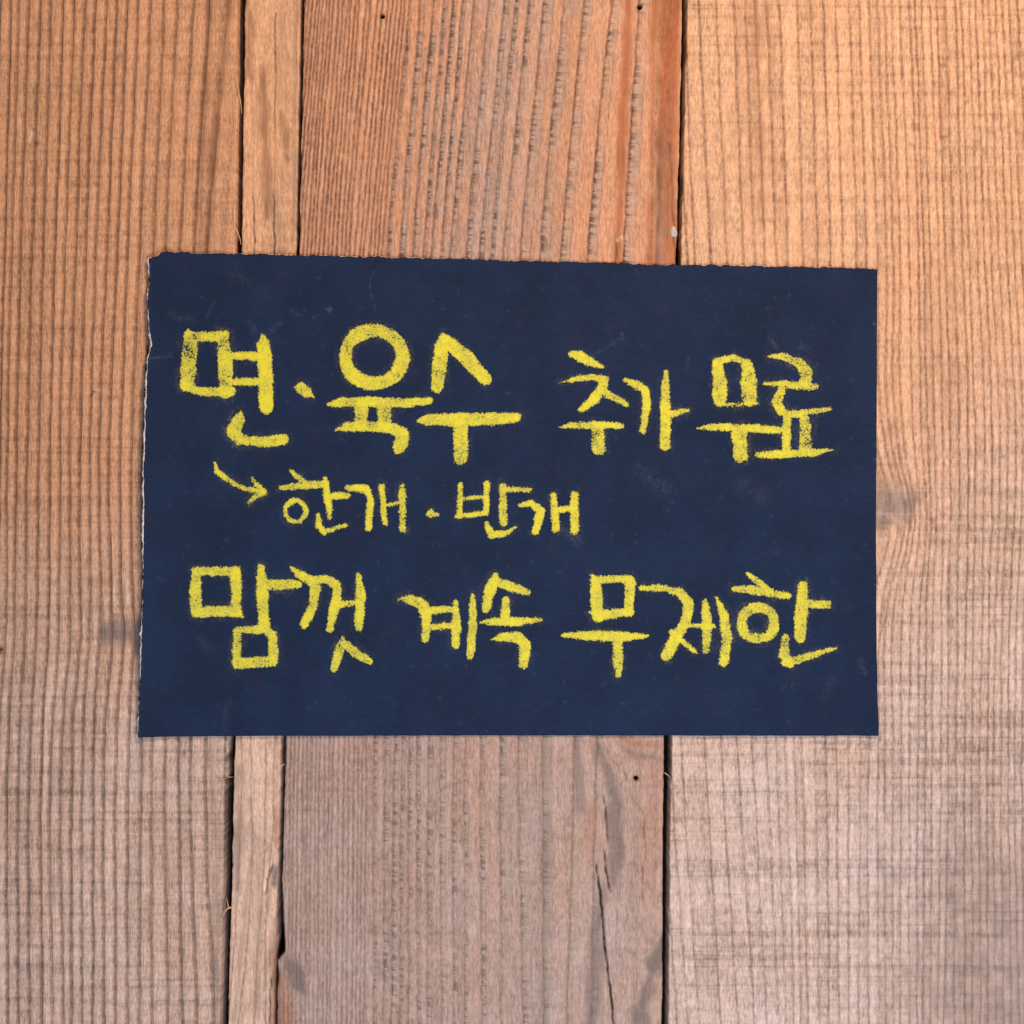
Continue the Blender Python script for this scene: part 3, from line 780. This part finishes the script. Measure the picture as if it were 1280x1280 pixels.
# ------------------------------------------------------------------ strokes of the lettering
class Z:
    def __init__(s, x0, y0, k): s.x0, s.y0, s.k = x0, y0, k
    def __call__(s, *pts):
        return [(s.x0 + p[0] / s.k, s.y0 + p[1] / s.k, p[2] / s.k) for p in pts]
    def oval(s, cx, cy, rx, ry, r, squash=0.0, rot=0.0):
        o = []
        for a in range(29):
            t = 2 * math.pi * a / 28 + rot
            k = 1 + squash * math.cos(4 * t)
            o.append((cx + rx * k * math.cos(t), cy + ry * k * math.sin(t), r * (1 + 0.08 * math.sin(3 * t + 1))))
        return s(*o)
a_ = Z(160, 300, 1189 / 260); b_ = Z(380, 380, 1280 / 300); c_ = Z(680, 400, 3.2)
d_ = Z(240, 560, 1280 / 520); e_ = Z(220, 690, 1280 / 280); f_ = Z(480, 690, 1280 / 280); g_ = Z(690, 690, 1280 / 390)
# (name, wear, strokes)
MARKS = [
 ('letter', [ (0.75, a_((352, 545, 34), (362, 600, 46), (352, 740, 48), (345, 830, 44))), (0.55, a_((360, 556, 36), (470, 556, 34), (550, 550, 36))),
              (0.55, a_((548, 560, 36), (560, 700, 46), (562, 870, 44))), (0.35, a_((335, 845, 30), (420, 866, 26), (590, 868, 32))),
              (0.15, a_((775, 550, 18), (778, 600, 40), (788, 760, 44), (795, 955, 42))), (0.2, a_((590, 665, 25), (745, 665, 25))), (0.15, a_((600, 810, 24), (755, 812, 26))),
              (0.6, a_((650, 985, 14), (635, 1030, 42), (608, 1095, 48), (640, 1140, 42))), (0.3, a_((620, 1120, 36), (680, 1148, 34), (800, 1152, 34), (895, 1140, 34))) ]),
 ('dot', [ (0.25, a_((965, 845, 18), (990, 848, 36), (1020, 872, 34), (1060, 900, 10))) ]),
 ('letter', [ (0.35, b_.oval(375, 284, 153, 141, 40, -0.01)), (0.25, b_((135, 535, 14), (190, 525, 28), (330, 522, 30), (560, 530, 28), (672, 515, 20))),
              (0.25, b_((308, 560, 42), (302, 640, 38))), (0.55, b_((430, 560, 42), (430, 640, 42))),
              (0.25, b_((172, 674, 8), (225, 655, 28), (300, 650, 32), (400, 655, 32), (475, 665, 34), (520, 700, 42), (520, 740, 42), (508, 768, 36))) ]),
 ('letter', [ (0.4, b_((745, 165, 18), (735, 230, 38), (722, 350, 44), (712, 440, 38))), (0.35, b_((745, 172, 22), (790, 220, 40), (860, 285, 44), (970, 400, 36))),
              (0.25, b_((612, 622, 14), (665, 618, 34), (800, 618, 38), (900, 615, 36), (1020, 612, 36), (1135, 605, 26))), (0.4, b_((835, 650, 44), (835, 820, 44))) ]),
 ('letter', [ (0.3, c_((112, 138, 16), (140, 142, 22), (180, 168, 19), (232, 188, 9))), (0.2, c_((48, 256, 3), (120, 236, 11), (195, 230, 17), (242, 240, 22), (232, 275, 24), (190, 325, 20), (148, 358, 14))),
              (0.3, c_((225, 280, 20), (275, 308, 17), (332, 338, 12))), (0.2, c_((60, 428, 4), (105, 420, 15), (220, 420, 17), (310, 425, 14))), (0.5, c_((213, 440, 28), (218, 515, 30))) ]),
 ('letter', [ (0.2, c_((322, 240, 10), (360, 256, 17), (405, 280, 18), (408, 350, 20), (395, 440, 16))), (0.25, c_((489, 208, 9), (486, 250, 20), (484, 380, 24), (485, 500, 24))),
              (0.5, c_((505, 376, 16), (545, 368, 15), (578, 362, 10))) ]),
 ('letter', [ (0.55, c_((692, 178, 24), (702, 250, 33), (702, 320, 32))), (0.4, c_((690, 168, 18), (752, 148, 15), (820, 178, 16))), (0.5, c_((812, 180, 26), (818, 250, 36), (820, 318, 32))),
              (0.4, c_((690, 336, 12), (770, 340, 12), (848, 332, 10))), (0.3, c_((612, 435, 6), (655, 427, 15), (800, 432, 18), (940, 440, 17))), (0.6, c_((780, 450, 34), (785, 540, 34))) ]),
 ('letter', [ (0.45, c_((897, 148, 7), (955, 145, 18), (1020, 172, 24), (1048, 215, 28), (1045, 255, 24))), (0.35, c_((882, 255, 9), (960, 256, 16), (1010, 262, 20), (1085, 265, 15))),
              (0.6, c_((950, 278, 22), (930, 330, 24), (948, 365, 22))), (0.35, c_((930, 350, 16), (970, 378, 18), (1040, 372, 17), (1138, 358, 13))), (0.35, c_((970, 395, 20), (968, 515, 19))),
              (0.7, c_((1045, 405, 26), (1045, 515, 30))), (0.3, c_((852, 540, 15), (960, 537, 19), (1080, 530, 18), (1160, 520, 6))) ]),
 ('arrow', [ (0.35, d_((73, 45, 5), (78, 72, 9), (120, 105, 9), (170, 128, 10), (222, 135, 8))), (0.5, d_((187, 92, 5), (200, 112, 11), (224, 133, 7))), (0.5, d_((176, 167, 7), (195, 152, 12), (224, 135, 9))) ]),
 ('letter', [ (0.5, d_((302, 66, 5), (322, 88, 13), (350, 106, 10))), (0.5, d_((275, 121, 11), (350, 116, 14), (410, 110, 13))), (0.3, d_.oval(320, 195, 32, 33, 9)),
              (0.2, d_((411, 96, 9), (418, 150, 12), (425, 212, 10))), (0.25, d_((425, 148, 11), (478, 147, 12))), (0.25, d_((389, 205, 9), (393, 242, 13), (410, 257, 11), (472, 237, 7))) ]),
 ('letter', [ (0.2, d_((480, 122, 11), (535, 123, 13), (551, 155, 12), (543, 245, 12))), (0.3, d_((585, 117, 11), (594, 230, 11))), (0.3, d_((600, 176, 8), (645, 168, 8))), (0.3, d_((646, 120, 12), (650, 248, 14))) ]),
 ('dot', [ (0.3, d_((722, 205, 7), (735, 203, 16), (754, 206, 7))) ]),
 ('letter', [ (0.3, d_((826, 112, 10), (823, 208, 12))), (0.25, d_((906, 107, 10), (905, 200, 12))), (0.3, d_((830, 156, 8), (905, 150, 8))), (0.25, d_((814, 212, 8), (905, 200, 10))),
              (0.35, d_((955, 117, 14), (957, 228, 15))), (0.3, d_((955, 128, 11), (1040, 130, 9))), (0.2, d_((908, 234, 12), (922, 268, 14), (958, 263, 11), (1000, 242, 4))) ]),
 ('letter', [ (0.25, d_((1007, 178, 5), (1045, 172, 12), (1072, 192, 15), (1065, 230, 15), (1055, 258, 13))), (0.4, d_((1111, 142, 12), (1118, 248, 14))), (0.3, d_((1118, 190, 10), (1180, 186, 10))), (0.4, d_((1176, 144, 14), (1178, 252, 15))) ]),
 ('letter', [ (0.2, e_((122, 112, 32), (118, 220, 36), (122, 335, 38))), (0.3, e_((120, 108, 30), (345, 108, 32))), (0.25, e_((345, 112, 32), (350, 340, 34), (382, 370, 8))), (0.45, e_((122, 342, 36), (350, 338, 34))),
              (0.25, e_((488, 88, 26), (497, 250, 37), (505, 425, 36))), (0.6, e_((530, 185, 36), (640, 185, 34), (700, 185, 24))),
              (0.35, e_((356, 452, 30), (350, 560, 32), (350, 635, 32))), (0.4, e_((358, 446, 26), (515, 440, 28), (552, 478, 30))), (0.4, e_((556, 470, 30), (558, 610, 34))), (0.35, e_((350, 635, 36), (555, 625, 34))) ]),
 ('letter', [ (0.25, e_((657, 84, 9), (700, 122, 26), (775, 160, 30), (800, 205, 32), (785, 310, 30), (735, 415, 26))), (0.25, e_((785, 158, 26), (870, 155, 28), (922, 195, 30), (915, 290, 32), (880, 438, 26))),
              (0.2, e_((935, 298, 22), (1025, 292, 22))), (0.25, e_((1045, 132, 18), (1054, 250, 34), (1045, 432, 27))), (0.45, e_((955, 485, 16), (940, 540, 34), (905, 660, 28))), (0.4, e_((965, 520, 28), (1030, 580, 32), (1108, 625, 24))) ]),
 ('letter', [ (0.4, f_((88, 268, 16), (150, 268, 30), (222, 298, 32), (245, 380, 32), (236, 500, 24))), (0.35, f_((255, 335, 24), (400, 326, 22))), (0.35, f_((255, 428, 22), (400, 420, 20))),
              (0.25, f_((410, 290, 20), (412, 420, 30), (410, 530, 26))), (0.3, f_((508, 248, 18), (507, 420, 32), (495, 590, 27))) ]),
 ('letter', [ (0.4, f_((637, 130, 20), (612, 200, 38), (582, 328, 28))), (0.4, f_((645, 168, 30), (740, 202, 30), (825, 232, 20))), (0.35, f_((700, 278, 26), (690, 365, 32))),
              (0.25, f_((548, 402, 10), (615, 398, 25), (780, 396, 28), (902, 386, 14))), (0.35, f_((612, 498, 6), (665, 486, 27), (770, 486, 32), (802, 525, 36), (800, 600, 34), (795, 640, 31))) ]),
 ('letter', [ (0.3, g_((158, 86, 3), (178, 118, 20), (183, 190, 29), (187, 262, 28))), (0.25, g_((180, 112, 18), (315, 108, 17))), (0.45, g_((320, 115, 24), (340, 132, 10))), (0.4, g_((320, 118, 24), (312, 245, 22))), (0.3, g_((152, 246, 8), (190, 258, 24), (318, 246, 20))),
              (0.25, g_((48, 340, 10), (140, 342, 22), (300, 345, 22), (390, 345, 7))), (0.35, g_((266, 360, 22), (270, 440, 25), (273, 505, 14))) ]),
 ('letter', [ (0.35, g_((368, 148, 14), (450, 146, 18), (525, 165, 20), (562, 215, 24), (545, 290, 24), (505, 355, 25), (468, 425, 25))), (0.3, g_((490, 327, 14), (540, 372, 16), (590, 412, 8))), (0.25, g_((545, 300, 11), (660, 306, 13))),
              (0.35, g_((627, 200, 14), (635, 300, 25), (632, 400, 19))), (0.35, g_((672, 186, 7), (703, 260, 21), (716, 350, 25), (702, 450, 23))) ]),
 ('letter', [ (0.5, g_((798, 88, 9), (850, 130, 18), (900, 162, 15))), (0.55, g_((745, 152, 14), (820, 156, 22), (900, 172, 20), (972, 180, 14))), (0.5, g_.oval(843, 290, 67, 64, 24, -0.02)),
              (0.45, g_((1028, 135, 22), (1025, 220, 30), (1015, 350, 26))), (0.4, g_((1050, 212, 22), (1130, 215, 19))), (0.45, g_((955, 352, 18), (955, 420, 28), (975, 455, 22))), (0.25, g_((955, 455, 20), (1040, 432, 19), (1165, 392, 7))) ]),
]

# ---- the navy sheet: face with its thin rim
NU, NV = 470, 304
Xs, Ys = coons(NU, NV, *edges())
sc = np.zeros_like(Xs)
def scuff(pts, soft, amt):
    global sc
    sc = np.maximum(sc, amt * sstep(-soft, soft, seg_field(Xs, Ys, pts)))
scuff([(469, 338, 0.3), (463, 350, 0.5), (463, 362, 0.6), (467, 378, 0.4), (470, 392, 0.3)], 1.6, 0.30)
scuff([(259, 398, 0.5), (263, 388, 0.6), (269, 377, 0.4)], 2.0, 0.34)
scuff([(188, 449, 0.8), (204, 447.5, 0.7), (218, 447, 0.3)], 1.6, 0.45)
scuff([(214, 393, 3), (226, 398, 4), (240, 400, 2)], 7, 0.16)
scuff([(313, 405, 2), (318, 414, 3)], 5, 0.24); scuff([(340, 413, 2), (351, 404, 2)], 4, 0.26)
scuff([(412, 387, 3)], 4, 0.38); scuff([(366, 391, 3), (376, 393, 2)], 5, 0.20); scuff([(324, 375, 1)], 2, 0.4)
scuff([(735, 448, 0.6), (758, 434, 0.8), (779, 422, 0.6)], 3, 0.28); scuff([(777, 418, 1.2)], 1.6, 0.8)
scuff([(858, 462, 0.5), (861, 447, 0.9)], 2, 0.34)
scuff([(962, 421, 2), (970, 433, 3)], 4, 0.30); scuff([(1000, 434, 2), (1010, 434, 2)], 4, 0.20)
scuff([(700, 660, 3), (722, 676, 6)], 9, 0.22); scuff([(794, 678, 1.6)], 2, 0.6)
scuff([(800, 590, 6), (830, 610, 6)], 12, 0.18); scuff([(930, 605, 9), (950, 620, 6)], 16, 0.13); scuff([(840, 627, 1.4)], 2, 0.35)
scuff([(252, 800, 4), (262, 812, 3)], 10, 0.16); scuff([(1075, 825, 2), (1080, 840, 2)], 5, 0.24)
scuff([(290, 870, 1), (282, 890, 2), (281, 916, 2)], 6, 0.14); scuff([(1040, 850, 4), (1030, 870, 3)], 8, 0.14)
scuff([(290, 340, 3), (330, 365, 4)], 14, 0.12); scuff([(1092, 405, 1.5)], 1.5, 0.6)
edge_l = sstep(6, 0, Xs - np.interp(Ys, LYs, LXs)); sc = np.maximum(sc, 0.10 * edge_l)
hz = np.zeros_like(Xs)
for nm, strokes in MARKS:
    for wear, pts in strokes:
        xs_ = [p[0] for p in pts]; ys_ = [p[1] for p in pts]
        sel = (Xs > min(xs_) - 30) & (Xs < max(xs_) + 30) & (Ys > min(ys_) - 30) & (Ys < max(ys_) + 30)
        fld = seg_field(Xs[sel], Ys[sel], pts)
        hz[sel] = np.maximum(hz[sel], (0.08 + 0.22 * wear) * sstep(-6 - 5 * wear, 1.0, fld))
front = sign_local(Xs, Ys, lift(Xs, Ys)).reshape(-1, 3)
idg = np.arange(NU * NV).reshape(NV, NU)
loop = np.concatenate([idg[0, :], idg[1:, -1], idg[-1, -2::-1], idg[-2:0:-1, 0]])
rim = front[loop].copy(); rim[:, 1] += 0.16 * S
n = len(loop); k = np.arange(n); k2 = (k + 1) % n
rimf = np.stack([loop[k], loop[k2], NU * NV + k2, NU * NV + k], 1)
ids = np.concatenate([np.arange(NU * NV), loop])
sheet = sign_mesh('sheet', np.concatenate([front, rim]), np.concatenate([grid_faces(NV, NU), rimf]), M['paper'],
                  {'scuff': sc.reshape(-1)[ids], 'haze': hz.reshape(-1)[ids]})

# ---- pale torn core of the paper, showing along the left and top edges
CU, CV = 380, 280
Xc, Yc = coons(CU, CV, *edges(core=True))
fr_ = sign_local(Xc, Yc, lift(Xc, Yc) - 0.2).reshape(-1, 3)
idc = np.arange(CU * CV).reshape(CV, CU)
loop = np.concatenate([idc[0, :], idc[1:, -1], idc[-1, -2::-1], idc[-2:0:-1, 0]])
rim = fr_[loop].copy(); rim[:, 1] += 0.9 * S
n = len(loop); k = np.arange(n); k2 = (k + 1) % n
rimf = np.stack([loop[k], loop[k2], CU * CV + k2, CU * CV + k], 1)
core = sign_mesh('torn_core', np.concatenate([fr_, rim]), np.concatenate([grid_faces(CV, CU), rimf]), M['core'])
core['label'] = 'pale torn paper core along the edges'

# ---- the crayon marks: one thin layer of wax for every letter
for q, (nm, strokes) in enumerate(MARKS):
    allp = [p for s_ in strokes for p in s_[1]]
    x0 = min(p[0] - p[2] for p in allp) - 4; x1 = max(p[0] + p[2] for p in allp) + 4
    y0 = min(p[1] - p[2] for p in allp) - 4; y1 = max(p[1] + p[2] for p in allp) + 4
    st = 0.8
    gx, gy = np.meshgrid(np.arange(x0, x1, st), np.arange(y0, y1, st))
    # the hand wobbles: warp the field a little
    wx = gx + 0.7 * vnoise(gx * 0.09, gy * 0.09, 200 + q) + 0.45 * vnoise(gx * 0.33, gy * 0.33, 230 + q) + 0.6 * vnoise(gx * 0.75, gy * 0.75, 320 + q)
    wy = gy + 0.7 * vnoise(gx * 0.09, gy * 0.09, 260 + q) + 0.45 * vnoise(gx * 0.33, gy * 0.33, 290 + q) + 0.6 * vnoise(gx * 0.75, gy * 0.75, 350 + q)
    ins = np.full(gx.shape, -1e9); wr = np.zeros(gx.shape)
    wsum = np.zeros(gx.shape) + 1e-6; sid = np.zeros(gx.shape)
    lay = np.zeros(gx.shape)
    for m_, (wear, pts) in enumerate(strokes):
        fld = seg_field(wx, wy, pts)
        wgt = sstep(-3, 2, fld)
        wr += wgt * wear; wsum += wgt; lay += sstep(0, 3, fld)
        sid = np.where(fld > ins, m_, sid)
        ins = np.maximum(ins, fld)
    wr = wr / wsum - 0.30 * np.clip(lay - 1, 0, 1)          # crossings carry more wax
    ins = ins + 1.3
    keep = ins > -2.1
    kq = keep[:-1, :-1] & keep[1:, :-1] & keep[:-1, 1:] & keep[1:, 1:]
    nr, ncx = gx.shape
    fcs = grid_faces(nr, ncx)[kq.ravel()]
    used = np.unique(fcs); remap = np.zeros(nr * ncx, int) - 1; remap[used] = np.arange(len(used))
    co = sign_local(gx, gy, lift(gx, gy) + 0.30 + 0.10 * sstep(0, 4, ins)).reshape(-1, 3)[used]
    o = sign_mesh(nm, co, remap[fcs], M['crayon'],
                  {'inside': ins.reshape(-1)[used], 'wear': np.clip(wr, 0, 1).reshape(-1)[used], 'stroke': sid.reshape(-1)[used] + q * 11.0})
